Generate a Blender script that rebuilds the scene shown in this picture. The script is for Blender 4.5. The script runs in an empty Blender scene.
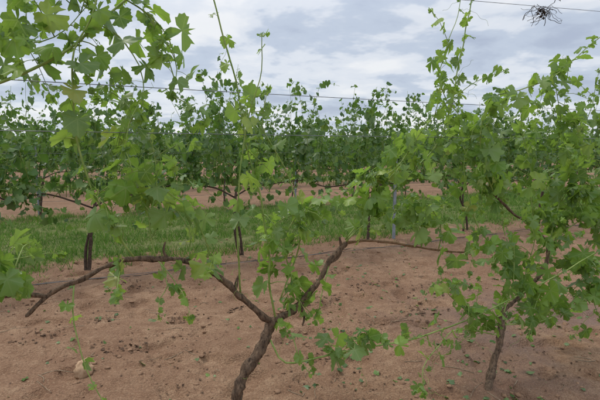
import bpy, bmesh, math, random
import numpy as np
from mathutils import noise, Vector

R = random.Random(7)
NR = np.random.RandomState(7)
TH = math.atan(0.49)
CT, ST = math.cos(TH), math.sin(TH)
scene = bpy.context.scene
scene.view_settings.view_transform = 'Standard'
scene.view_settings.look = 'None'
scene.view_settings.exposure = 0

def rw(s, off, z):
    """vineyard row coordinates (along row, across rows, height) -> world"""
    return np.array((s * CT - off * ST, 2.7 + s * ST + off * CT, z))

# ------------------------------------------------------------ node helpers
def new_mat(name):
    m = bpy.data.materials.new(name)
    m.use_nodes = True
    nt = m.node_tree
    nt.nodes.clear()
    out = nt.nodes.new('ShaderNodeOutputMaterial')
    return m, nt, out

def N(nt, t, **kw):
    n = nt.nodes.new(t)
    for k, v in kw.items():
        setattr(n, k, v)
    return n

def setin(nt, sock, v):
    if isinstance(v, bpy.types.NodeSocket):
        nt.links.new(v, sock)
    else:
        sock.default_value = v

def M(nt, op, a, b=None, c=None):
    n = nt.nodes.new('ShaderNodeMath')
    n.operation = op
    setin(nt, n.inputs[0], a)
    if b is not None: setin(nt, n.inputs[1], b)
    if c is not None: setin(nt, n.inputs[2], c)
    return n.outputs[0]

def ramp(nt, fac, stops, interp='LINEAR'):
    n = nt.nodes.new('ShaderNodeValToRGB')
    cr = n.color_ramp
    cr.interpolation = interp
    while len(cr.elements) < len(stops):
        cr.elements.new(0.5)
    for e, (p, c) in zip(cr.elements, stops):
        e.position = p
        e.color = (c, c, c, 1) if isinstance(c, (int, float)) else (*c, 1)
    nt.links.new(fac, n.inputs[0])
    return n.outputs[0]

def mix(nt, fac, a, b):
    n = nt.nodes.new('ShaderNodeMix')
    n.data_type = 'RGBA'
    setin(nt, n.inputs[0], fac)
    for i, v in ((6, a), (7, b)):
        if isinstance(v, tuple): v = (*v, 1) if len(v) == 3 else v
        setin(nt, n.inputs[i], v)
    return n.outputs[2]

def tex_noise(nt, vec, scale, detail=4, rough=0.55, dist=0.0):
    n = nt.nodes.new('ShaderNodeTexNoise')
    n.inputs['Scale'].default_value = scale
    n.inputs['Detail'].default_value = detail
    n.inputs['Roughness'].default_value = rough
    n.inputs['Distortion'].default_value = dist
    if vec is not None: nt.links.new(vec, n.inputs['Vector'])
    return n.outputs['Fac']

def bump(nt, h, strength, dist):
    n = nt.nodes.new('ShaderNodeBump')
    n.inputs['Strength'].default_value = strength
    n.inputs['Distance'].default_value = dist
    nt.links.new(h, n.inputs['Height'])
    return n.outputs[0]

def principled(nt, out, col, rough, normal=None, metallic=0.0, spec=0.3):
    p = nt.nodes.new('ShaderNodeBsdfPrincipled')
    setin(nt, p.inputs['Base Color'], (*col, 1) if isinstance(col, tuple) else col)
    setin(nt, p.inputs['Roughness'], rough)
    setin(nt, p.inputs['Metallic'], metallic)
    setin(nt, p.inputs['Specular IOR Level'], spec)
    if normal is not None: nt.links.new(normal, p.inputs['Normal'])
    if out is not None: nt.links.new(p.outputs[0], out.inputs[0])
    return p

# ------------------------------------------------------------ materials
def leaf_material(name, stops, tcol, tfac=0.38, veins=True):
    m, nt, out = new_mat(name)
    geo = N(nt, 'ShaderNodeNewGeometry')
    col = ramp(nt, geo.outputs['Random Per Island'], stops)
    if veins:
        nz = tex_noise(nt, geo.outputs['Position'], 45, 1)
        col = mix(nt, M(nt, 'MULTIPLY', ramp(nt, nz, [(0.4, 0.0), (0.75, 1.0)]), 0.4), col, (0.20, 0.28, 0.055))
        uv = N(nt, 'ShaderNodeUVMap')
        sep = N(nt, 'ShaderNodeSeparateXYZ')
        nt.links.new(uv.outputs[0], sep.inputs[0])
        x = M(nt, 'MULTIPLY', M(nt, 'SUBTRACT', sep.outputs[0], 0.5), 3.0)
        y = M(nt, 'MULTIPLY', M(nt, 'SUBTRACT', sep.outputs[1], 0.5), 3.0)
        ax = M(nt, 'ABSOLUTE', x)
        cur = None
        for deg in (0, 52, 108):
            a = math.radians(deg)
            perp = M(nt, 'ABSOLUTE', M(nt, 'SUBTRACT', M(nt, 'MULTIPLY', ax, math.cos(a)), M(nt, 'MULTIPLY', y, math.sin(a))))
            dot = M(nt, 'ADD', M(nt, 'MULTIPLY', ax, math.sin(a)), M(nt, 'MULTIPLY', y, math.cos(a)))
            d = M(nt, 'ADD', perp, M(nt, 'MULTIPLY', M(nt, 'LESS_THAN', dot, 0.0), 10.0))
            cur = d if cur is None else M(nt, 'MINIMUM', cur, d)
        # secondary veins: chevrons off the nearest main vein
        sec = M(nt, 'SINE', M(nt, 'MULTIPLY', M(nt, 'SUBTRACT', M(nt, 'SQRT', M(nt, 'ADD', M(nt, 'MULTIPLY', x, x), M(nt, 'MULTIPLY', y, y))), M(nt, 'MULTIPLY', cur, 0.9)), 42.0))
        vm = ramp(nt, cur, [(0.012, 1.0), (0.035, 0.0)])
        col = mix(nt, M(nt, 'MULTIPLY', vm, 0.6), col, (0.30, 0.39, 0.14))
        col = mix(nt, M(nt, 'MULTIPLY', ramp(nt, sec, [(0.7, 0.0), (1.0, 1.0)]), 0.25), col, (0.25, 0.35, 0.09))
    # underside is paler
    col2 = mix(nt, M(nt, 'MULTIPLY', geo.outputs['Backfacing'], 0.5), col, (0.20, 0.28, 0.13))
    p = principled(nt, None, col2, 0.42, None, spec=0.4)
    t = N(nt, 'ShaderNodeBsdfTranslucent')
    tc = mix(nt, 0.6, col, tcol)
    nt.links.new(tc, t.inputs[0])
    ms = N(nt, 'ShaderNodeMixShader')
    ms.inputs[0].default_value = tfac
    nt.links.new(p.outputs[0], ms.inputs[1])
    nt.links.new(t.outputs[0], ms.inputs[2])
    nt.links.new(ms.outputs[0], out.inputs[0])
    return m

mat_leaf = leaf_material('vine_leaf', [(0.0, (0.04, 0.10, 0.02)), (0.25, (0.085, 0.19, 0.032)), (0.6, (0.155, 0.30, 0.045)), (0.88, (0.24, 0.40, 0.06)), (0.96, (0.33, 0.45, 0.09)), (1.0, (0.36, 0.32, 0.10))], (0.40, 0.62, 0.07), 0.45)
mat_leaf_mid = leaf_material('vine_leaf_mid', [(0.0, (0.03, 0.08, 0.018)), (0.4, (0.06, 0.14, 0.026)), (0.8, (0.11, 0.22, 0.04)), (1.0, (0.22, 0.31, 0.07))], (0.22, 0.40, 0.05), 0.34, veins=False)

def simple_mat(name, c1, c2, scale, rough, bs=0.5, bd=0.004, stretch=None, metallic=0.0, spec=0.3, detail=5):
    m, nt, out = new_mat(name)
    tc = N(nt, 'ShaderNodeTexCoord')
    v = tc.outputs['Object']
    if stretch:
        mp = N(nt, 'ShaderNodeMapping')
        mp.inputs['Scale'].default_value = stretch
        nt.links.new(v, mp.inputs[0]); v = mp.outputs[0]
    n = tex_noise(nt, v, scale, detail, 0.65, 0.3)
    col = ramp(nt, n, [(0.3, c1), (0.7, c2)])
    principled(nt, out, col, rough, bump(nt, n, bs, bd) if bs else None, metallic, spec)
    return m

mat_bark = simple_mat('old_vine_bark', (0.035, 0.022, 0.015), (0.27, 0.18, 0.115), 75, 0.9, 1.0, 0.016, (1, 1, 0.3))
mat_cane = simple_mat('brown_cane', (0.12, 0.065, 0.03), (0.30, 0.18, 0.10), 50, 0.7, 0.6, 0.004)
mat_shoot = simple_mat('green_shoot', (0.17, 0.27, 0.05), (0.32, 0.40, 0.12), 25, 0.45, 0, detail=1)
mat_bark_mid = simple_mat('dark_vine_bark', (0.035, 0.024, 0.018), (0.13, 0.09, 0.065), 40, 0.95, 1.0, 0.01)
mat_wire = simple_mat('galvanised_wire', (0.12, 0.13, 0.14), (0.26, 0.27, 0.29), 30, 0.5, 0, metallic=0.5, detail=1)
mat_post = simple_mat('galvanised_steel', (0.22, 0.25, 0.28), (0.36, 0.40, 0.44), 14, 0.55, 0.1, 0.001, metallic=0.4)
mat_tube = simple_mat('black_plastic_tube', (0.07, 0.055, 0.045), (0.17, 0.125, 0.095), 20, 0.6, 0)
mat_dry = simple_mat('dry_tendril', (0.02, 0.015, 0.012), (0.06, 0.04, 0.03), 30, 0.9, 0)
mat_stone = simple_mat('sandstone', (0.26, 0.155, 0.085), (0.50, 0.34, 0.21), 22, 0.85, 0.7, 0.006)
mat_litter = simple_mat('dead_leaf', (0.04, 0.022, 0.014), (0.16, 0.095, 0.055), 30, 0.9, 0, detail=2)
mat_clod = simple_mat('soil_clod', (0.17, 0.095, 0.055), (0.32, 0.195, 0.12), 20, 0.95, 0, detail=3)
mat_twig = simple_mat('dry_twig', (0.16, 0.11, 0.07), (0.38, 0.30, 0.20), 30, 0.85, 0, detail=2)

# grass blades
m, nt, out = new_mat('grass_blade')
geo = N(nt, 'ShaderNodeNewGeometry')
c = ramp(nt, geo.outputs['Random Per Island'], [(0.0, (0.08, 0.17, 0.025)), (0.5, (0.14, 0.28, 0.04)), (0.85, (0.22, 0.36, 0.06)), (1.0, (0.38, 0.36, 0.15))])
pn = tex_noise(nt, geo.outputs['Position'], 1.1, 2)
c = mix(nt, M(nt, 'MULTIPLY', ramp(nt, pn, [(0.35, 0.0), (0.65, 1.0)]), 0.5), c, (0.07, 0.15, 0.028))
c = mix(nt, M(nt, 'MULTIPLY', ramp(nt, pn, [(0.28, 1.0), (0.42, 0.0)]), 0.35), c, (0.26, 0.34, 0.08))
p = principled(nt, None, c, 0.6, spec=.2)
t = N(nt, 'ShaderNodeBsdfTranslucent'); nt.links.new(c, t.inputs[0])
ms = N(nt, 'ShaderNodeMixShader'); ms.inputs[0].default_value = 0.35
nt.links.new(p.outputs[0], ms.inputs[1]); nt.links.new(t.outputs[0], ms.inputs[2]); nt.links.new(ms.outputs[0], out.inputs[0])
mat_grass = m

# ground
m, nt, out = new_mat('red_sandy_soil')
geo = N(nt, 'ShaderNodeNewGeometry'); pos = geo.outputs['Position']
n1 = tex_noise(nt, pos, 1.1, 3, 0.65)
n2 = tex_noise(nt, pos, 7.0, 5, 0.75, 0.0)
n3 = tex_noise(nt, pos, 75.0, 2, 0.7)
col = ramp(nt, n2, [(0.28, (0.195, 0.105, 0.058)), (0.5, (0.285, 0.168, 0.098)), (0.72, (0.385, 0.247, 0.150))])
col = mix(nt, M(nt, 'MULTIPLY', ramp(nt, n1, [(0.42, 0.0), (0.62, 1.0)]), 0.65), col, (0.20, 0.106, 0.060))
col = mix(nt, M(nt, 'MULTIPLY', ramp(nt, n3, [(0.50, 0.0), (0.68, 1.0)]), 0.6), col, (0.13, 0.070, 0.042))
col = mix(nt, M(nt, 'MULTIPLY', ramp(nt, n3, [(0.28, 1.0), (0.42, 0.0)]), 0.55), col, (0.46, 0.33, 0.215))
# grass strips (across-row coordinate)
dotn = N(nt, 'ShaderNodeVectorMath', operation='DOT_PRODUCT')
dotn.inputs[1].default_value = (-ST, CT, 0)
nt.links.new(pos, dotn.inputs[0])
offv = M(nt, 'SUBTRACT', dotn.outputs['Value'], 2.7 * CT)
offn = M(nt, 'ADD', offv, M(nt, 'MULTIPLY', M(nt, 'SUBTRACT', n1, 0.5), 2.4))
def band(a, b):
    return M(nt, 'MULTIPLY', M(nt, 'MINIMUM', M(nt, 'MAXIMUM', M(nt, 'MULTIPLY', M(nt, 'SUBTRACT', offn, a), 3.0), 0.0), 1.0),
             M(nt, 'MINIMUM', M(nt, 'MAXIMUM', M(nt, 'MULTIPLY', M(nt, 'SUBTRACT', b, offn), 3.0), 0.0), 1.0))
g = M(nt, 'MAXIMUM', band(4.4, 9.0), band(17.0, 21.0))
far = M(nt, 'GREATER_THAN', offv, 75.0)
g = M(nt, 'MAXIMUM', g, far)
gcol = ramp(nt, n2, [(0.35, (0.07, 0.13, 0.025)), (0.65, (0.15, 0.20, 0.05))])
col = mix(nt, M(nt, 'MULTIPLY', g, 0.75), col, gcol)
# damp mud patch
dist = N(nt, 'ShaderNodeVectorMath', operation='DISTANCE'); dist.inputs[1].default_value = (2.2, 3.7, 0)
nt.links.new(pos, dist.inputs[0])
wet = M(nt, 'MULTIPLY', ramp(nt, M(nt, 'DIVIDE', dist.outputs['Value'], 2.0), [(0.35, 1.0), (0.9, 0.0)]), ramp(nt, n1, [(0.40, 0.0), (0.55, 1.0)]))
col = mix(nt, M(nt, 'MULTIPLY', wet, 0.45), col, (0.15, 0.085, 0.065))
rough = M(nt, 'SUBTRACT', 0.93, M(nt, 'MULTIPLY', wet, 0.55))
h = M(nt, 'ADD', M(nt, 'MULTIPLY', n2, 1.0), M(nt, 'MULTIPLY', n3, 0.4))
principled(nt, out, col, rough, bump(nt, h, 1.0, 0.04), spec=0.3)
mat_ground = m

# ------------------------------------------------------------ mesh helpers
def link(o, parent=None):
    bpy.context.collection.objects.link(o)
    if parent is not None: o.parent = parent
    return o

def mesh_from_tris(name, V, T, UV=None, mat=None, smooth=True):
    V = np.asarray(V, dtype=np.float32); T = np.asarray(T, dtype=np.int32)
    me = bpy.data.meshes.new(name)
    k = T.shape[1]
    me.vertices.add(len(V)); me.vertices.foreach_set('co', V.ravel())
    me.loops.add(T.size); me.loops.foreach_set('vertex_index', T.ravel())
    me.polygons.add(len(T))
    me.polygons.foreach_set('loop_start', np.arange(0, T.size, k, dtype=np.int32))
    me.polygons.foreach_set('loop_total', np.full(len(T), k, dtype=np.int32))
    if smooth: me.polygons.foreach_set('use_smooth', np.ones(len(T), dtype=bool))
    if UV is not None:
        uvl = me.uv_layers.new(name='UVMap')
        uvl.data.foreach_set('uv', np.asarray(UV, dtype=np.float32)[T.ravel()].ravel())
    me.update(calc_edges=True)
    if mat: me.materials.append(mat)
    return me

class Batch:
    def __init__(self): self.V = []; self.T = []; self.U = []; self.n = 0
    def add(self, V, T, U=None):
        self.V.append(V); self.T.append(np.asarray(T) + self.n)
        self.U.append(np.zeros((len(V), 2)) if U is None else U)
        self.n += len(V)
    def mesh(self, name, mat, smooth=True):
        return mesh_from_tris(name, np.vstack(self.V), np.vstack(self.T), np.vstack(self.U), mat, smooth)
    def obj(self, name, mat, parent=None, smooth=True):
        return link(bpy.data.objects.new(name, self.mesh(name, mat, smooth)), parent)

def catmull(P, step):
    P = [np.array(p, float) for p in P]
    P = [2 * P[0] - P[1]] + P + [2 * P[-1] - P[-2]]
    outp = []; tt = []
    nseg = len(P) - 3
    for i in range(nseg):
        a, b, c, d = P[i:i + 4]
        n = max(2, int(np.linalg.norm(c - b) / step))
        for j in range(n):
            t = j / n
            outp.append(0.5 * ((2 * b) + (-a + c) * t + (2 * a - 5 * b + 4 * c - d) * t * t + (-a + 3 * b - 3 * c + d) * t ** 3))
            tt.append((i + t) / nseg)
    outp.append(P[-2]); tt.append(1.0)
    return np.array(outp), np.array(tt)

def nrm(v):
    l = np.linalg.norm(v)
    return v / l if l > 1e-9 else np.array((0, 0, 1.0))

def tube(batch, C, rad, k=6, gnarl=0.0):
    n = len(C)
    T = np.gradient(C, axis=0)
    T /= np.maximum(np.linalg.norm(T, axis=1)[:, None], 1e-9)
    u = nrm(np.cross(T[0], (0.31, 0.2, 0.93)))
    V = []
    ang = np.arange(k) / k * 2 * math.pi
    for i in range(n):
        u = nrm(u - T[i] * u.dot(T[i])); w = np.cross(T[i], u)
        r = np.full(k, rad[i])
        if gnarl:
            for j in range(k):
                q = C[i] * 22; r[j] *= 1 + gnarl * noise.noise(Vector((q[0] + 3 * math.cos(ang[j]), q[1] + 3 * math.sin(ang[j]), q[2])))
        V.append(C[i] + (np.cos(ang)[:, None] * u + np.sin(ang)[:, None] * w) * r[:, None])
    V.append(C[-1][None, :] + T[-1] * rad[-1]); V.append(C[0][None, :])
    V = np.vstack(V); F = []
    for i in range(n - 1):
        for j in range(k):
            a = i * k + j; b = i * k + (j + 1) % k
            F += [(a, b, b + k), (a, b + k, a + k)]
    e = n * k
    for j in range(k):
        F.append(((n - 1) * k + j, (n - 1) * k + (j + 1) % k, e)); F.append(((j + 1) % k, j, e + 1))
    batch.add(V, F)

# ------------------------------------------------------------ leaf templates
TAB_A = [0, 12, 28, 38, 52, 68, 84, 96, 110, 130, 152, 170, 180]
TAB_R = [1.0, .89, .74, .79, .92, .82, .70, .74, .79, .73, .60, .29, .06]
def leaf_template(rng, n=40, rings=(0.5, 1.0), damage=True):
    phi = np.linspace(-math.pi + 0.03, math.pi - 0.03, n)
    ctrl = np.array(TAB_R) * (1 + rng.normal(0, 0.06, len(TAB_R)))
    r = np.interp(np.abs(np.degrees(phi)), TAB_A, ctrl)
    if n > 20: r *= 1 + np.where(np.arange(n) % 2 == 0, 0.05, -0.05) * rng.uniform(.5, 1.5, n)
    r *= 1 + 0.12 * np.sin(phi + rng.uniform(0, 6))
    if damage:
        for _ in range(rng.randint(1, 5)):
            c = rng.uniform(-2.6, 2.6); w = rng.uniform(0.06, 0.22); f = rng.uniform(0.15, 0.65)
            r = np.where(np.abs(phi - c) < w, r * f, r)
        if rng.rand() < .25:   # half the blade shredded away
            c = rng.uniform(-2, 2)
            r = np.where(np.abs(phi - c) < .8, r * rng.uniform(.3, .85, n), r)
    xs = [0.0]; ys = [0.0]; F = []
    for q in rings:
        xs += list(np.sin(phi) * r * q); ys += list(np.cos(phi) * r * q)
    for j in range(n - 1):
        F.append((0, 1 + j + 1, 1 + j))
    for k in range(len(rings) - 1):
        for j in range(n - 1):
            a = 1 + k * n + j; b = a + 1
            F += [(a, b, b + n), (a, b + n, a + n)]
    x = np.array(xs); y = np.array(ys); rr = np.hypot(x, y); ph = np.arctan2(x, y)
    z = -rng.uniform(-0.2, 0.8) * np.abs(x) ** 1.5 - rng.uniform(-0.1, 0.6) * np.sign(y) * y * y \
        + rng.uniform(0.05, 0.18) * np.sin(5 * ph + rng.uniform(0, 6)) * rr ** 1.6 + rng.uniform(-.35, .35) * x * y
    z += 0.08 * np.cos(ph * 360 / 52.0) * rr * rr
    return np.stack([x, y, z], 1), np.array(F), np.stack([x / 3 + .5, y / 3 + .5], 1)

T_HI = [leaf_template(NR) for _ in range(44)]
T_MID = [leaf_template(NR, 13, (1.0,), i % 2 == 0) for i in range(14)]
T_LOW = [leaf_template(NR, 7, (1.0,), False) for i in range(6)]

def put_leaf(batch, templ, pos, tip, nor, size):
    tip = nrm(tip); nor = nrm(nor - tip * nor.dot(tip)); rt = np.cross(tip, nor)
    V, F, U = templ[R.randrange(len(templ))]
    sx = R.uniform(0.75, 1.1) * (1 if R.random() < .5 else -1)
    W = pos + (V[:, 0:1] * sx * rt + V[:, 1:2] * tip + V[:, 2:3] * nor) * size
    batch.add(W, F, U)

def rv(s=1.0): return np.array((R.gauss(0, s), R.gauss(0, s), R.gauss(0, s)))
UP = np.array((0, 0, 1.0))
NODES = []

def leaf_at(lb, sb, templ, pos, T, side, size, hi=True):
    pd = nrm(side * 0.8 + T * 0.35 + UP * 0.25 + rv(0.3))
    pl = size * R.uniform(0.5, 1.1)
    end = pos + pd * pl
    if hi:
        mid = (pos + end) / 2 + UP * pl * 0.08
        C, tt = catmull([pos, mid, end], pl)
        tube(sb, C, np.full(len(C), 0.0013), 3)
    tip = nrm(pd * np.array((1, 1, 0.2)) * 0.7 + np.array((0, 0, -R.uniform(-0.1, 1.5))) + rv(0.4))
    nor = UP * R.uniform(0.1, 1.0) + pd * 0.55 + rv(0.55)
    put_leaf(lb, templ, end, tip, nor, size)

def grow(lb, sb, pts, r0, r1, spacing, size, templ=T_HI, lat=0.0, start=0.04, hi=True, latlen=(0.12, 0.3), wob=0.012, taper=0.5):
    """a shoot with alternate leaves; lat = side shoots per metre"""
    C, tt = catmull(pts, 0.05 if hi else 0.12)
    if wob:
        ph = R.uniform(0, 9)
        for i in range(len(C)):
            C[i] += wob * np.array((noise.noise(Vector((*(C[i] * 5),)) + Vector((ph, 0, 0))), noise.noise(Vector((*(C[i] * 5),)) + Vector((0, ph, 5))), 0)) * min(1, i / 3)
        if hi: NODES.extend(list(C))
    tube(sb, C, r0 + (r1 - r0) * tt, 6 if hi else 4)
    L = np.concatenate([[0], np.cumsum(np.linalg.norm(np.diff(C, axis=0), axis=1))])
    tot = L[-1]; d = tot * start + R.uniform(0, spacing); k = R.randrange(2)
    az = R.uniform(0, math.pi)
    while d < tot:
        p = np.array([np.interp(d, L, C[:, a]) for a in range(3)])
        i = min(len(C) - 2, int(np.searchsorted(L, d)))
        T = nrm(C[min(i + 1, len(C) - 1)] - C[max(i - 1, 0)])
        az += R.gauss(0, 0.5)
        sd = np.array((math.cos(az), math.sin(az), 0)) * (1 if k % 2 else -1)
        sd = nrm(sd - T * sd.dot(T))
        f = 1 - taper * (d / tot) ** 3
        if R.random() < 0.9:
            leaf_at(lb, sb, templ, p, T, sd, size * R.uniform(0.45, 1.22) * f, hi)
        if lat and R.random() < lat * spacing:
            ll = R.uniform(*latlen)
            dirn = nrm(sd + T * 0.5 + rv(0.4))
            e = p + dirn * ll + UP * R.uniform(-0.1, 0.06)
            mid = (p + e) / 2 + UP * 0.03
            grow(lb, sb, [p, mid, e], 0.0022, 0.0012, 0.05, size * 0.85, templ, 0, 0.2, hi, wob=0)
        d += spacing * R.uniform(0.7, 1.35); k += 1
    if hi:   # curling young tip
        e = C[-1]; T = nrm(C[-1] - C[-2])
        for _ in range(3):
            put_leaf(lb, templ, e + rv(0.008), nrm(T + rv(0.5)), rv(1), size * R.uniform(0.2, 0.4))

def tendril(sb, p, d, l, r=0.0009):
    pts = []
    a = nrm(np.cross(d, rv())); b = np.cross(d, a)
    n = 14
    for i in range(n):
        t = i / (n - 1); cr = 0.012 * t
        pts.append(p + d * l * t + (a * math.cos(t * 12) + b * math.sin(t * 12)) * cr - UP * 0.04 * t * t)
    C = np.array(pts); tube(sb, C, np.full(n, r), 3)

def empty(name):
    e = bpy.data.objects.new(name, None); e.empty_display_size = 0.2
    return link(e)

def RP(pairs, o0=0.0, o1=0.0):
    n = len(pairs)
    return [rw(s / 100., o0 + (o1 - o0) * i / (n - 1), z / 100.) for i, (s, z) in enumerate(pairs)]

# ------------------------------------------------------------ ground
def gh(x, y):
    v = Vector((x, y, 0))
    z = 0.035 * noise.noise(v * 0.7) + 0.024 * noise.noise(v * 2.6)
    if y < 14:
        z += 0.014 * noise.noise(v * 7.0 + Vector((5, 3, 1))) + 0.010 * noise.noise(v * 17) + 0.004 * noise.noise(v * 38)
        k = noise.noise(v * 4.2 + Vector((9, 1, 7)))
        if k > 0.2: z -= min(0.04, (k - 0.2) * 0.2)
        off = -ST * x + CT * (y - 2.7)
        wv = 0.12 * noise.noise(v * 0.6 + Vector((0, 0, 8)))
        for c in (1.25, 2.75):          # tractor ruts
            q = (off - c + wv) / 0.17
            if abs(q) < 3: z -= 0.028 * math.exp(-q * q) - 0.014 * math.exp(-(abs(q) - 1.5) ** 2 * 3)
    return z

def axis(lo, hi, a, b, step, growth=1.12):
    c = list(np.arange(a, b + 1e-6, step))
    d = step; x = b; r = []
    while x < hi: d *= growth; x += d; r.append(x)
    d = step; x = a; l = []
    while x > lo: d *= growth; x -= d; l.append(x)
    return np.array(l[::-1] + c + r)
X = axis(-700, 700, -3.6, 4.4, 0.022); Y = axis(-60, 900, 1.8, 6.8, 0.022)
gx, gy = np.meshgrid(X, Y)
gz = np.array([[gh(x, y) for x in X] for y in Y])
nx, ny = len(X), len(Y)
V = np.stack([gx.ravel(), gy.ravel(), gz.ravel()], 1)
ii = (np.arange(ny - 1)[:, None] * nx + np.arange(nx - 1)[None, :]).ravel()
F = np.stack([ii, ii + 1, ii + nx + 1, ii + nx], 1)
link(bpy.data.objects.new('ground', mesh_from_tris('ground', V, F, None, mat_ground)))

# ------------------------------------------------------------ grass
def grass_patch(o0, o1, s0, s1, dens, hgt, wid, thr=.18):
    n = int((o1 - o0) * (s1 - s0) * dens)
    s = NR.uniform(s0, s1, n); o = NR.uniform(o0, o1, n)
    keep = []; hs = []
    for i in range(n):
        k = noise.noise(Vector((s[i] * 0.8, o[i] * 1.3, 0))) + 0.8 * noise.noise(Vector((s[i] * 2.6, o[i] * 3.2, 4)))
        edge = min(o[i] - o0, o1 - o[i])
        keep.append(k * 0.8 + min(edge * 0.7, 0.65) > thr or R.random() < 0.05)
        hs.append(.8 + .7 * k)
    keep = np.array(keep); s = s[keep]; o = o[keep]; hs = np.array(hs)[keep]; n = len(s)
    x = s * CT - o * ST; y = 2.7 + s * ST + o * CT
    z = np.array([gh(a, b) for a, b in zip(x, y)]) - 0.005
    hh = hgt * NR.uniform(0.35, 1.3, n) * np.clip(hs, .3, 1.6); a = NR.uniform(0, 6.28, n)
    lx = NR.normal(0, .5, n) * hh; ly = NR.normal(0, .5, n) * hh
    w = wid * NR.uniform(.6, 1.3, n)
    P = np.zeros((n, 3, 3))
    P[:, 0] = np.stack([x - w * np.cos(a), y - w * np.sin(a), z], 1)
    P[:, 1] = np.stack([x + w * np.cos(a), y + w * np.sin(a), z], 1)
    P[:, 2] = np.stack([x + lx, y + ly, z + hh], 1)
    return P.reshape(-1, 3)
G = np.vstack([grass_patch(4.0, 9.5, -7, 16, 850, 0.12, 0.0065), grass_patch(16.6, 21.2, -12, 30, 130, 0.13, 0.014),
               grass_patch(3.1, 4.5, -6, 12, 110, 0.08, 0.005, .45), grass_patch(9.0, 10.5, -7, 16, 90, 0.09, 0.007, .5)])
link(bpy.data.objects.new('grass', mesh_from_tris('grass', G, np.arange(len(G)).reshape(-1, 3), None, mat_grass, False)))

# ------------------------------------------------------------ front row vines
def wood(parent, name, pts, r0, r1, mat, gn=0.5, k=12, step=0.012):
    b = Batch()
    C, tt = catmull(pts, step)
    amp = 0.5 * r0
    for i in range(len(C)):
        q = Vector((*(C[i] * 9),)); C[i] += amp * np.array((noise.noise(q), noise.noise(q + Vector((7, 0, 0))), noise.noise(q + Vector((0, 7, 0)))))
    rad = (r0 + (r1 - r0) * tt) * (1 + 0.35 * np.array([noise.noise(Vector((*(c * 16),))) for c in C]))
    tube(b, C, rad, k, gn)
    NODES.extend(list(C[::5]))
    return b.obj(name, mat, parent)

def bush(lb, sb, n, s0, s1, z0, z1, o0, o1, size=.082, spc=.05):
    """n side shoots that start on existing wood / shoots and end inside the given part of the canopy"""
    A = np.array(NODES)
    for _ in range(n):
        t = rw(R.uniform(s0, s1) / 100., R.uniform(o0, o1), R.uniform(z0, z1) / 100.)
        dd = np.linalg.norm(A - t, axis=1)
        j = int(np.argmin(np.abs(dd - R.uniform(.1, .22))))
        p = A[j]
        if dd[j] > .6: continue
        mid = (p + t) / 2 + UP * R.uniform(.0, .06) + rv(.015)
        e = t + (t - p) * .25 - UP * R.uniform(0, .08)
        grow(lb, sb, [p, mid, t, e], .003, .0013, spc, size, T_HI, 0, .12, True, wob=0)

# --- centre vine
vA = empty('grapevine')
wood(vA, 'trunk', RP([(-46, -6), (-41, 8), (-34, 24), (-24, 38), (-17, 51)]), 0.033, 0.029, mat_bark)
wood(vA, 'cordon_a', RP([(-15, 50), (-17, 51), (-29, 60), (-40, 72), (-51, 83), (-65, 91), (-82, 95), (-97, 96), (-108, 92), (-122, 87), (-132, 82), (-140, 74)]), 0.019, 0.009, mat_bark)
wood(vA, 'cordon_a_spur', RP([(-132, 82), (-139, 84), (-148, 84)]), 0.010, 0.006, mat_bark)
wood(vA, 'cordon_b', RP([(-19, 50), (-17, 51), (-3, 57), (10, 69), (20, 82), (31, 93)]), 0.022, 0.014, mat_bark)
wood(vA, 'spur_1', RP([(0, 58), (3, 51), (2, 45)]), 0.010, 0.005, mat_bark)
wood(vA, 'spur_2', RP([(20, 82), (25, 84), (28, 90), (27, 97)]), 0.012, 0.007, mat_bark)
wood(vA, 'spur_3', RP([(-40, 72), (-39, 78), (-37, 82)]), 0.012, 0.006, mat_bark)
wood(vA, 'spur_4', RP([(-76, 94), (-78, 99), (-77, 103)]), 0.009, 0.005, mat_bark)
wood(vA, 'cane', RP([(28, 91), (31, 93), (54, 92), (84, 86), (111, 80), (136, 76)], 0, .05), 0.010, 0.007, mat_cane, 0.2, 8)
lb, sb = Batch(), Batch()
SZ, SPC, LT = 1.28, .95, 1.0
def G_(pts, r0, r1, spc, size, lat=0, start=.04):
    grow(lb, sb, pts, r0, r1, spc * SPC, size * SZ, T_HI, lat * LT, start)
G_(RP([(-16, 53), (-19, 73), (-19, 93), (-22, 119), (-30, 150), (-34, 177), (-40, 204), (-47, 229), (-51, 249)], 0, .1), .0062, .0038, .11, .06, lat=.7)
G_(RP([(-37, 70), (-39, 96), (-40, 124), (-37, 150), (-33, 171), (-28, 191), (-29, 208)], 0, -.15), .0052, .002, .13, .06, lat=.3, start=.2)
G_(RP([(0, 58), (-8, 81), (-12, 99), (-4, 114), (8, 119)], 0, -.1), .005, .002, .055, .066, lat=3.5)
G_(RP([(-16, 54), (-8, 43), (-5, 29), (-1, 22)], 0, -.15), .004, .002, .05, .062, lat=3)
G_(RP([(20, 82), (12, 67), (7, 56)], 0, -.1), .004, .002, .045, .066, lat=4)
G_(RP([(-20, 41), (-13, 28), (10, 30), (35, 32), (68, 34), (105, 41), (144, 53), (177, 65), (213, 79), (251, 92)], -.02, -.5), .0058, .0035, .15, .060, lat=.5, start=.06)
G_(RP([(10, 30), (22, 36), (35, 41), (42, 38)], -.13, -.3), .003, .0015, .035, .074, lat=4)
G_(RP([(31, 93), (48, 109), (70, 124), (91, 140), (109, 157), (120, 181), (127, 212), (136, 247), (141, 268)], 0, .1), .006, .0035, .08, .062, lat=1.4)
G_(RP([(31, 95), (49, 116), (53, 132), (66, 141), (87, 169), (117, 192), (146, 203)], 0, -.15), .005, .002, .07, .06, lat=1.8)
G_(RP([(-51, 83), (-57, 103), (-66, 120), (-78, 131), (-85, 143)], 0, -.15), .0045, .002, .07, .066, lat=1.6)
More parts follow.
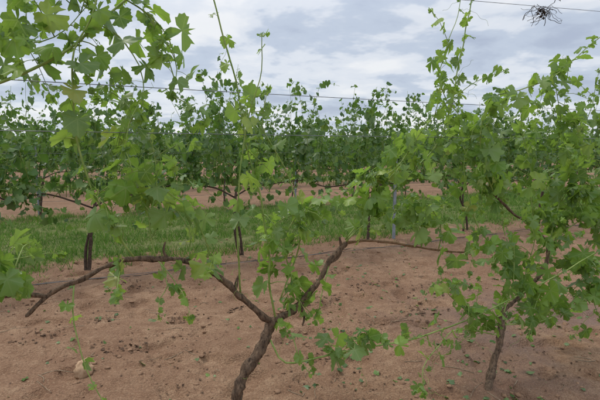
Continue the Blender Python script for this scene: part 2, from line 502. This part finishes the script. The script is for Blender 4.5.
G_(RP([(-92, 96), (-101, 111), (-109, 129), (-115, 150), (-117, 172), (-115, 194), (-106, 212), (-101, 235)], 0, -.1), .006, .0035, .07, .064, lat=1.6)
G_(RP([(-82, 95), (-84, 115), (-79, 132), (-82, 155), (-90, 170), (-94, 185)], 0, .15), .005, .002, .06, .066, lat=2.2)
G_(RP([(-120, 87), (-121, 75), (-120, 62), (-117, 48), (-112, 35), (-108, 28)], 0, -.15), .004, .002, .10, .042, lat=.5)
G_(RP([(-158, 172), (-144, 178), (-131, 185), (-117, 195), (-104, 208), (-92, 220), (-80, 231)], -.1, 0), .008, .0055, .09, .064, lat=1.4)
G_(RP([(-92, 221), (-81, 214), (-73, 203), (-70, 189), (-73, 176)], 0, -.1), .004, .002, .055, .076, lat=2.2)
G_(RP([(-104, 208), (-96, 203), (-88, 190), (-86, 176), (-88, 165)], 0, -.12), .004, .002, .055, .076, lat=2.4)
G_(RP([(-152, 192), (-140, 196), (-128, 199), (-118, 206), (-108, 219)], 0, .1), .004, .002, .055, .068, lat=2.4)
G_(RP([(-160, 100), (-150, 101), (-144, 96), (-142, 88)], 0, -.1), .004, .002, .045, .068, lat=2.5)
G_(RP([(-13, 63), (-1, 98), (-8, 133), (-18, 150), (-26, 163), (-25, 181)], 0, -.1), .0048, .002, .085, .062, lat=1.2)
G_(RP([(31, 93), (40, 104), (58, 112), (70, 122)], 0, -.15), .004, .002, .05, .062, lat=3.0)
G_(RP([(111, 80), (112, 97), (97, 113), (75, 114), (61, 102)], .05, 0), .004, .002, .05, .062, lat=2.5)
G_(RP([(-82, 95), (-78, 90), (-74, 84), (-72, 79)], 0, -.1), .003, .002, .05, .056, lat=2)
G_(RP([(-97, 96), (-100, 88), (-101, 80)], 0, -.08), .003, .002, .05, .056, lat=2)
G_(RP([(-65, 91), (-64, 108), (-70, 122), (-68, 140)], 0, .12), .004, .002, .07, .062, lat=1.5)
G_(RP([(-109, 129), (-98, 137), (-88, 141), (-80, 136)], -.06, -.15), .003, .0015, .05, .066, lat=2)
G_(RP([(111, 181), (103, 199), (112, 223), (120, 240), (125, 256)], 0, .05), .003, .002, .08, .056, lat=1.5)
B_ = lambda *a, **k: bush(lb, sb, *a, **k)
B_(11, -150, -68, 175, 228, -.1, .15)          # upper left mass
B_(12, -118, -62, 118, 172, -.15, .2)          # left middle
B_(3, -155, -130, 82, 108, -.1, .1)
B_(8, -20, 20, 85, 122, -.15, .1)              # above the head
B_(3, -5, 18, 45, 72, -.15, .05, size=.07)
B_(18, 36, 98, 98, 148, -.15, .15)             # centre right mass
B_(8, 80, 122, 150, 200, -.1, .1, size=.07)
B_(4, -38, -15, 130, 190, -.1, .1, size=.07)
B_(3, 22, 46, 30, 46, -.3, -.1, size=.07)
B_(2, -105, -65, 76, 92, -.1, .1, size=.06)
for _ in range(60):
    p = NODES[R.randrange(len(NODES))]
    tendril(sb, p, nrm(rv() + UP * .4), R.uniform(.08, .2))
lb.obj('leaves', mat_leaf, vA); sb.obj('green_shoots', mat_shoot, vA)

# --- right vine
vB = empty('grapevine')
NODES.clear()
wood(vB, 'trunk', RP([(104, -12), (109, -5), (119, 8), (129, 24), (137, 40)], -.47, -.3), 0.026, 0.020, mat_bark)
wood(vB, 'cordon_a', RP([(136, 38), (137, 40), (162, 49), (186, 62), (194, 78), (185, 92), (164, 105), (147, 119)], -.3, -.1), 0.016, 0.008, mat_bark)
lb, sb = Batch(), Batch()
G_(RP([(147, 119), (135, 136), (128, 157), (134, 183), (160, 191), (194, 203), (229, 227), (255, 244)], -.1, -.2), .0058, .003, .07, .064, lat=1.8)
G_(RP([(201, 77), (212, 112), (228, 150), (245, 181), (256, 212)], -.15, -.1), .0055, .002, .06, .066, lat=2.3)
G_(RP([(159, 47), (148, 74), (129, 96), (124, 116), (123, 143), (141, 164)], -.25, 0), .0055, .002, .06, .066, lat=2.3)
G_(RP([(191, 61), (215, 69), (224, 46), (228, 25)], -.2, -.4), .005, .002, .045, .068, lat=3.5)
G_(RP([(137, 40), (116, 40), (98, 53), (85, 64), (80, 77)], -.3, -.3), .004, .002, .055, .058, lat=2)
G_(RP([(191, 61), (210, 90), (249, 111), (294, 117)], -.2, -.1), .005, .002, .045, .068, lat=3.5)
G_(RP([(194, 90), (188, 113), (190, 139), (182, 165)], -.1, 0), .005, .002, .06, .066, lat=2.5)
G_(RP([(137, 33), (170, 31), (202, 39), (231, 47)], -.3, -.4), .004, .002, .05, .062, lat=3)
G_(RP([(129, 29), (88, 42), (68, 38), (51, 29), (49, 17)], -.35, -.55), .004, .002, .055, .056, lat=2)
G_(RP([(162, 50), (168, 70), (175, 88), (170, 100)], -.25, -.2), .004, .002, .05, .066, lat=3)
G_(RP([(186, 62), (178, 58), (160, 40), (150, 25)], -.25, -.4), .004, .002, .045, .062, lat=3.5)
G_(RP([(194, 78), (215, 95), (232, 100), (245, 90)], -.2, -.3), .004, .002, .045, .066, lat=3)
G_(RP([(194, 203), (205, 185), (212, 165), (208, 150)], -.15, -.1), .003, .002, .06, .058, lat=2)
G_(RP([(212, 112), (230, 118), (250, 135), (265, 160)], -.15, -.2), .004, .002, .05, .064, lat=2.5)
G_(RP([(147, 119), (150, 140), (160, 155), (158, 172)], 0, .1), .004, .002, .06, .060, lat=2)
G_(RP([(137, 40), (150, 62), (152, 84), (146, 100)], -.3, -.2), .004, .002, .05, .064, lat=3)
B_(19, 112, 170, 105, 170, -.2, .15, size=.078)
B_(42, 190, 275, 90, 175, -.35, .15, size=.080)
B_(28, 160, 255, 35, 92, -.4, -.05, size=.078)
B_(8, 95, 150, 35, 90, -.4, -.1, size=.072)
B_(9, 130, 255, 165, 215, -.2, .1, size=.070)
for _ in range(60):
    tendril(sb, NODES[R.randrange(len(NODES))], nrm(rv() + UP * .4), R.uniform(.08, .2))
lb.obj('leaves', mat_leaf, vB); sb.obj('green_shoots', mat_shoot, vB)

# ------------------------------------------------------------ trellis
def wire(pts, r, name='trellis_wire', mat=mat_wire, k=5, step=0.4):
    b = Batch(); C, tt = catmull(pts, step); tube(b, C, np.full(len(C), r), k); return b.obj(name, mat)
def sagwire(off, s0, s1, z0, z1, r=0.0016, sag=0.012):
    n = 9
    wire([rw(s0 + (s1 - s0) * i / (n - 1), off, z0 + (z1 - z0) * i / (n - 1) - sag * math.sin(math.pi * i / (n - 1))) for i in range(n)], r)
sagwire(-.01, -2.7, 3.95, 1.805, 1.835, .0019)
sagwire(.02, -2.7, 3.95, 1.59, 1.605, .0019)
sagwire(.02, -2.7, 3.95, 0.885, 0.885, 0.0013)
sagwire(.0, -2.7, 3.95, 2.20, 2.70, 0.0018, 0.0)

def steel_post(s, off, h, lean=(0, 0)):
    # roll-formed C-profile with lips and wire hooks
    prof = [(-.022, -.017), (.022, -.017), (.022, .017), (.012, .017), (.012, .014), (.019, .014), (.019, -.014), (-.019, -.014), (-.019, .014), (-.012, .014), (-.012, .017), (-.022, .017)]
    b = Batch(); n = len(prof); V = []
    zs = np.linspace(-0.3, h, 8)
    for z in zs:
        for (a, c) in prof:
            V.append(rw(s + a + lean[0] * z, off + c + lean[1] * z, z))
    F = []
    for i in range(len(zs) - 1):
        for j in range(n):
            a = i * n + j; c = i * n + (j + 1) % n
            F += [(a, c, c + n), (a, c + n, a + n)]
    b.add(np.array(V), F)
    for z in np.arange(0.5, h - 0.02, 0.15):
        for sgn in (-1, 1):
            p = rw(s + sgn * .0225 + lean[0] * z, off + lean[1] * z, z)
            q = rw(s + sgn * .032 + lean[0] * z, off + lean[1] * z, z + .008)
            C, tt = catmull([p, (p + q) / 2, q, q + UP * .012], .01)
            tube(b, C, np.full(len(C), .002), 4)
    b.obj('metal_trellis_post', mat_post, smooth=False)
steel_post(-2.7, 0, 2.3); steel_post(3.95, 0, 2.75)
OFF2 = 3.95
for s, ln in ((-9.3, .0), (-2.55, -.035), (3.72, .01), (10.3, 0)):
    steel_post(s, OFF2, 1.5, (ln, 0))
for s in (-8.5, -1.9, 4.7, 11.3, 17.9):
    steel_post(s, 9.9, 1.6)
for off, r in ((OFF2, .0018), (9.9, .002)):
    for z in (.9, 1.2, 1.48):
        sagwire(off, -11 if off > 5 else -9.3, 18 if off > 5 else 10.3, z, z, r, .02)
# drip line lying on the soil in front of the second row
pts = []
for i in range(40):
    s = -8 + i * 0.5
    p = rw(s, 3.45 + 0.06 * math.sin(s * 1.3) + .03 * math.sin(s * 3.1), 0); p[2] = gh(p[0], p[1]) + .006
    pts.append(p)
wire(pts, .0065, 'drip_irrigation_tube', mat_tube, 6, .2)

# dried tendril clump on top wire
b = Batch()
for _ in range(34):
    p = rw(1.98 + R.uniform(-.09, .09), R.uniform(-.02, .02), 2.55 + R.uniform(-.02, .01))
    pts = [p]
    d = np.array((R.gauss(0, .5), R.gauss(0, .5), -1.0)); d = nrm(d)
    for j in range(R.randint(2, 7)):
        d = nrm(d + rv(.55) + np.array((0, 0, -.15))); pts.append(pts[-1] + d * .026)
    C, tt = catmull(pts, .01); tube(b, C, np.full(len(C), R.uniform(.0009, .0026)), 4)
for _ in range(10):
    put_leaf(b, T_MID, rw(1.98 + R.uniform(-.07, .07), 0, 2.52 + R.uniform(-.05, .01)), rv() - UP, rv(), R.uniform(.01, .022))
b.obj('dried_tendril_clump', mat_dry)

# ------------------------------------------------------------ mid rows
def make_vine(seed, nshoot=36, templ=T_MID, size=.080, spc=.068):
    global R
    R = random.Random(seed)
    lb, sb, tb = Batch(), Batch(), Batch()
    lean = R.uniform(-.15, .15)
    for k in range(R.choice([1, 2, 2])):
        base = R.uniform(-.06, .06)
        C, tt = catmull([np.array((base, 0, -.1)), np.array((base + lean * .4 + R.gauss(0, .03), R.gauss(0, .03), .3)), np.array((lean + R.gauss(0, .03), R.gauss(0, .03), .6)), np.array((lean + .03, 0, .85))], .06)
        tube(tb, C, np.full(len(C), R.uniform(.018, .028)) * (1 - .3 * tt), 7, .5)
    for sg in (-1, 1):
        pts = [np.array((lean, 0, .78))] + [np.array((lean + sg * x, R.gauss(0, .03), .95 + R.gauss(0, .04))) for x in (.25, .55, .85, 1.05)]
        C, tt = catmull(pts, .08); tube(tb, C, .012 - .005 * tt, 6, .4)
    g0, gw = R.uniform(-.9, .9), R.uniform(.0, .16)
    for i in range(nshoot):
        x = -1.15 + 2.3 * (i + R.random()) / nshoot
        hang = R.random() < .36
        if abs(x - g0) < gw and not hang: continue
        h = 2.10 + .45 * noise.noise(Vector((x * 1.9, seed, 0))) + R.gauss(0, .13)
        if R.random() < .08: h += .25
        y1 = R.gauss(0, .16)
        p0 = np.array((x, 0, .93))
        if hang:
            sg = R.choice([-1, 1]); w_ = R.uniform(.5, 1.1)
            pts = [p0, p0 + np.array((R.gauss(0, .1), .10 * sg * w_, .2)), p0 + np.array((R.gauss(0, .2), .22 * sg * w_, .05)), p0 + np.array((R.gauss(0, .25), .28 * sg * w_, R.uniform(-.45, -.05)))]
        else:
            dx = R.gauss(0, .26)
            pts = [p0, np.array((x + dx * .3, y1 * .6, 1.3)), np.array((x + dx * .7, y1, 1.7)), np.array((x + dx + R.gauss(0, .12), y1 * 1.5, h))]
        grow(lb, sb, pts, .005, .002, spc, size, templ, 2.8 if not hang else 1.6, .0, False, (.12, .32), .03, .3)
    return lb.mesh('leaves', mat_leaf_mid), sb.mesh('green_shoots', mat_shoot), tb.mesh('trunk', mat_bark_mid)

VAR = [make_vine(100 + i) for i in range(6)]
R = random.Random(99)
def place_vine(v, s, off, flip=False, sc=1.0):
    e = empty('grapevine')
    for me, nm in zip(v, ('leaves', 'green_shoots', 'trunk')):
        link(bpy.data.objects.new(nm, me), e)
    p = rw(s, off, 0); e.location = (p[0], p[1], gh(p[0], p[1]))
    e.rotation_euler = (0, 0, TH + (math.pi if flip else 0) + R.uniform(-.06, .06))
    e.scale = (sc, sc, sc * R.uniform(.95, 1.1))
k = 0
for i in range(-3, 7):
    place_vine(VAR[k % 6], -3.28 + (i + 1) * 2.15 + R.uniform(-.1, .1) * (i != -1), OFF2, k % 3 == 1, R.uniform(.97, 1.08)); k += 5
k = 1
for i in range(-5, 9):
    place_vine(VAR[k % 6], .3 + i * 2.15 + R.uniform(-.15, .15), 9.9, k % 2 == 0, R.uniform(1.02, 1.14)); k += 5

# distant rows: one object each
def far_row(off, s0, s1, n, size):
    b = Batch()
    for _ in range(n):
        s = R.uniform(s0, s1)
        top = 1.6 + .6 * noise.noise(Vector((s * 1.1, off, 0))) + .4 * noise.noise(Vector((s * 3.3, off, 5)))
        z = .75 + top * R.betavariate(1.5, 1.4)
        if R.random() < .06: z += R.uniform(.1, .5)
        o = off + R.gauss(0, .25)
        put_leaf(b, T_LOW, rw(s, o, z), rv() - UP, rv() + UP * .5, size * R.uniform(.6, 1.3))
    s = s0
    while s < s1:
        C, tt = catmull([rw(s, off, -.1), rw(s + R.gauss(0, .06), off, .45), rw(s + R.gauss(0, .1), off, 1.0)], .3)
        tube(b, C, np.full(len(C), .03), 4); s += 2.15
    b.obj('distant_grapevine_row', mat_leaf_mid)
far_row(15.6, -12, 24, 7500, .11)
far_row(21.6, -16, 32, 7000, .13)
far_row(28, -20, 40, 5500, .16)
far_row(35, -26, 50, 4500, .2)
far_row(44, -30, 60, 4000, .25)

# distant tree line
b = Batch()
for t in range(120):
    x = -220 + t * 4.2 + R.uniform(-2, 2); y = 170 + R.uniform(-8, 8); hh = R.uniform(4, 8.5)
    C, tt = catmull([np.array((x, y, -.5)), np.array((x + .2, y, hh * .3)), np.array((x, y, hh * .7))], 2)
    tube(b, C, .3 - .2 * tt, 5)
    for _ in range(80):
        d = nrm(rv()) * R.random() ** .4
        put_leaf(b, T_LOW, np.array((x + d[0] * 3.2, y + d[1] * 3, hh * .6 + d[2] * hh * .42)), rv(), rv(), R.uniform(.5, 1.1))
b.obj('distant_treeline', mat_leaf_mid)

# ------------------------------------------------------------ stone, clods, litter
def lump(batch, x, y, sx, sz, sub=None, sink=.3, rough=.25):
    V, F = ICO[sub or 1]
    ph = Vector((R.uniform(0, 50), R.uniform(0, 50), 0))
    r = np.array([1 + rough * noise.noise(Vector(v) * 1.7 + ph) + rough * .5 * noise.noise(Vector(v) * 4 + ph) for v in V])
    a = R.uniform(0, 6.28); ca, sa = math.cos(a), math.sin(a)
    P = V * r[:, None] * np.array((sx, sx * R.uniform(.6, .95), sz))
    P = np.stack([P[:, 0] * ca - P[:, 1] * sa, P[:, 0] * sa + P[:, 1] * ca, P[:, 2]], 1)
    batch.add(P + np.array((x, y, gh(x, y) + sz * (1 - 2 * sink) * .6)), F)
ICO = {}
for s in (1, 2, 4):
    bm = bmesh.new(); bmesh.ops.create_icosphere(bm, subdivisions=s, radius=1)
    ICO[s] = (np.array([v.co[:] for v in bm.verts]), np.array([[v.index for v in f.verts] for f in bm.faces])); bm.free()
b = Batch(); lump(b, -1.47, 3.04, .080, .074, 4, .15, .3); b.obj('stone', mat_stone)
b = Batch()
for _ in range(6500):
    y = 1.9 + 6 * R.random() ** 1.1; x = R.uniform(-.75, .8) * y
    q = noise.noise(Vector((x * 1.6, y * 1.6, 3)))
    if q < R.uniform(-.25, .35): continue
    s = .003 + .019 * R.random() ** 5
    lump(b, x, y, s * 1.2, s * R.uniform(.4, .7), 1 if s < .010 else 2, .4, .6)
b.obj('soil_clods', mat_clod, smooth=True)

spots = [(-1.09, 4.07, .10), (-1.34, 3.47, .12), (-2.6, 4.5, .14), (-1.75, 4.0, .07), (-.6, 4.3, .08), (.3, 4.6, .16), (.75, 5.0, .16), (.35, 5.7, .15), (-.1, 3.6, .06), (1.1, 4.2, .15), (1.5, 4.9, .2), (.2, 3.3, .08), (-2.1, 3.6, .08), (-1.9, 5.1, .12)]
b = Batch(); bg = Batch()
def flat_bit(batch, x, y, size, templ):
    put_leaf(batch, templ, np.array((x, y, gh(x, y) + .005 + R.uniform(0, .006))), np.array((R.gauss(0, 1), R.gauss(0, 1), R.gauss(0, .2))), UP + rv(.3), size)
for (x, y, r) in spots:
    for _ in range(int(34 * r / .1)):
        a = R.gauss(0, r * 1.0)
        flat_bit(b, x + a, y + R.gauss(0, r * .6) + a * .3, R.uniform(.004, .026), T_MID)
for _ in range(2400):
    y = R.uniform(2.1, 6.8); x = R.uniform(-.7, .75) * y
    if noise.noise(Vector((x * 1.5, y * 1.5, 20))) < R.uniform(-.3, .3): continue
    flat_bit(b, x, y, R.uniform(.003, .015), T_MID)
for _ in range(2200):
    y = R.uniform(2.3, 7.2); x = R.uniform(-.7, .75) * y
    w = 1.0 if x > 0 else .28
    if R.random() > w * (.5 + noise.noise(Vector((x * 2, y * 2, 9)))): continue
    flat_bit(bg, x, y, R.uniform(.005, .036), T_MID)
b.obj('leaf_litter', mat_litter); bg.obj('fallen_green_leaves', mat_leaf_mid)
b = Batch()
for _ in range(230):
    y = R.uniform(2.1, 6.8); x = R.uniform(-.7, .75) * y; a = R.uniform(0, 3.14); l = R.uniform(.04, .22)
    pts = []
    for t in (-.5, 0, .5):
        px, py = x + math.cos(a) * l * t + R.gauss(0, .006), y + math.sin(a) * l * t + R.gauss(0, .006)
        pts.append(np.array((px, py, gh(px, py) + .004)))
    C, tt = catmull(pts, .04); tube(b, C, np.full(len(C), R.uniform(.001, .0028)), 4)
b.obj('fallen_twigs', mat_twig)

# ------------------------------------------------------------ world + sun
SUN_EL, SUN_AZ = math.radians(58), math.radians(-50)   # az measured from +Y towards +X
w = bpy.data.worlds.new('World'); scene.world = w; w.use_nodes = True
nt = w.node_tree; nt.nodes.clear()
out = nt.nodes.new('ShaderNodeOutputWorld')
sky = N(nt, 'ShaderNodeTexSky'); sky.sky_type = 'NISHITA'; sky.sun_disc = False
sky.sun_elevation = SUN_EL; sky.sun_rotation = SUN_AZ
bgs = N(nt, 'ShaderNodeBackground'); bgs.inputs[1].default_value = 0.10
nt.links.new(sky.outputs[0], bgs.inputs[0])
tc = N(nt, 'ShaderNodeTexCoord')
sep = N(nt, 'ShaderNodeSeparateXYZ'); nt.links.new(tc.outputs['Generated'], sep.inputs[0])
zz = M(nt, 'ADD', M(nt, 'MAXIMUM', sep.outputs[2], 0.0), 0.18)
comb = N(nt, 'ShaderNodeCombineXYZ')
nt.links.new(M(nt, 'DIVIDE', sep.outputs[0], zz), comb.inputs[0]); nt.links.new(M(nt, 'DIVIDE', sep.outputs[1], zz), comb.inputs[1])
mp = N(nt, 'ShaderNodeMapping'); mp.inputs['Location'].default_value = (6.3, 2.4, 0); nt.links.new(comb.outputs[0], mp.inputs[0])
f = tex_noise(nt, mp.outputs[0], 1.6, 5, 0.55, 0.1)
ccol = ramp(nt, f, [(0.34, (0.46, 0.52, 0.65)), (0.46, (0.57, 0.64, 0.76)), (0.53, (0.78, 0.82, 0.89)), (0.64, (0.93, 0.94, 0.96))], 'EASE')
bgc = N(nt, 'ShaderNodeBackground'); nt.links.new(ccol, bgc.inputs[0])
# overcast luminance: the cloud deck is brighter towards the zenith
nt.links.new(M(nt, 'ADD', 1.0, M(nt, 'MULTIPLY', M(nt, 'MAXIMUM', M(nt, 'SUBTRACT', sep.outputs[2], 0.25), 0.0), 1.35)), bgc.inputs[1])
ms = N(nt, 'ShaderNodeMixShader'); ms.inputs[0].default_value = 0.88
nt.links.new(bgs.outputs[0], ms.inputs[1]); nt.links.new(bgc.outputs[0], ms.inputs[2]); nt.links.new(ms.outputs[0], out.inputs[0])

sl = bpy.data.lights.new('sun', 'SUN'); sl.energy = 1.5; sl.angle = math.radians(10); sl.color = (1, .94, .84)
so = link(bpy.data.objects.new('sun', sl))
d = Vector((math.sin(SUN_AZ) * math.cos(SUN_EL), math.cos(SUN_AZ) * math.cos(SUN_EL), math.sin(SUN_EL)))
so.rotation_euler = d.to_track_quat('Z', 'Y').to_euler(); so.location = (0, 0, 20)

# ------------------------------------------------------------ camera
cd = bpy.data.cameras.new('camera'); cd.lens = 28.02; cd.sensor_width = 36; cd.clip_start = .05; cd.clip_end = 3000
co = link(bpy.data.objects.new('camera', cd)); co.location = (0, 0, 1.5)
co.rotation_euler = (math.radians(90 - 6.1), 0, 0)
scene.camera = co
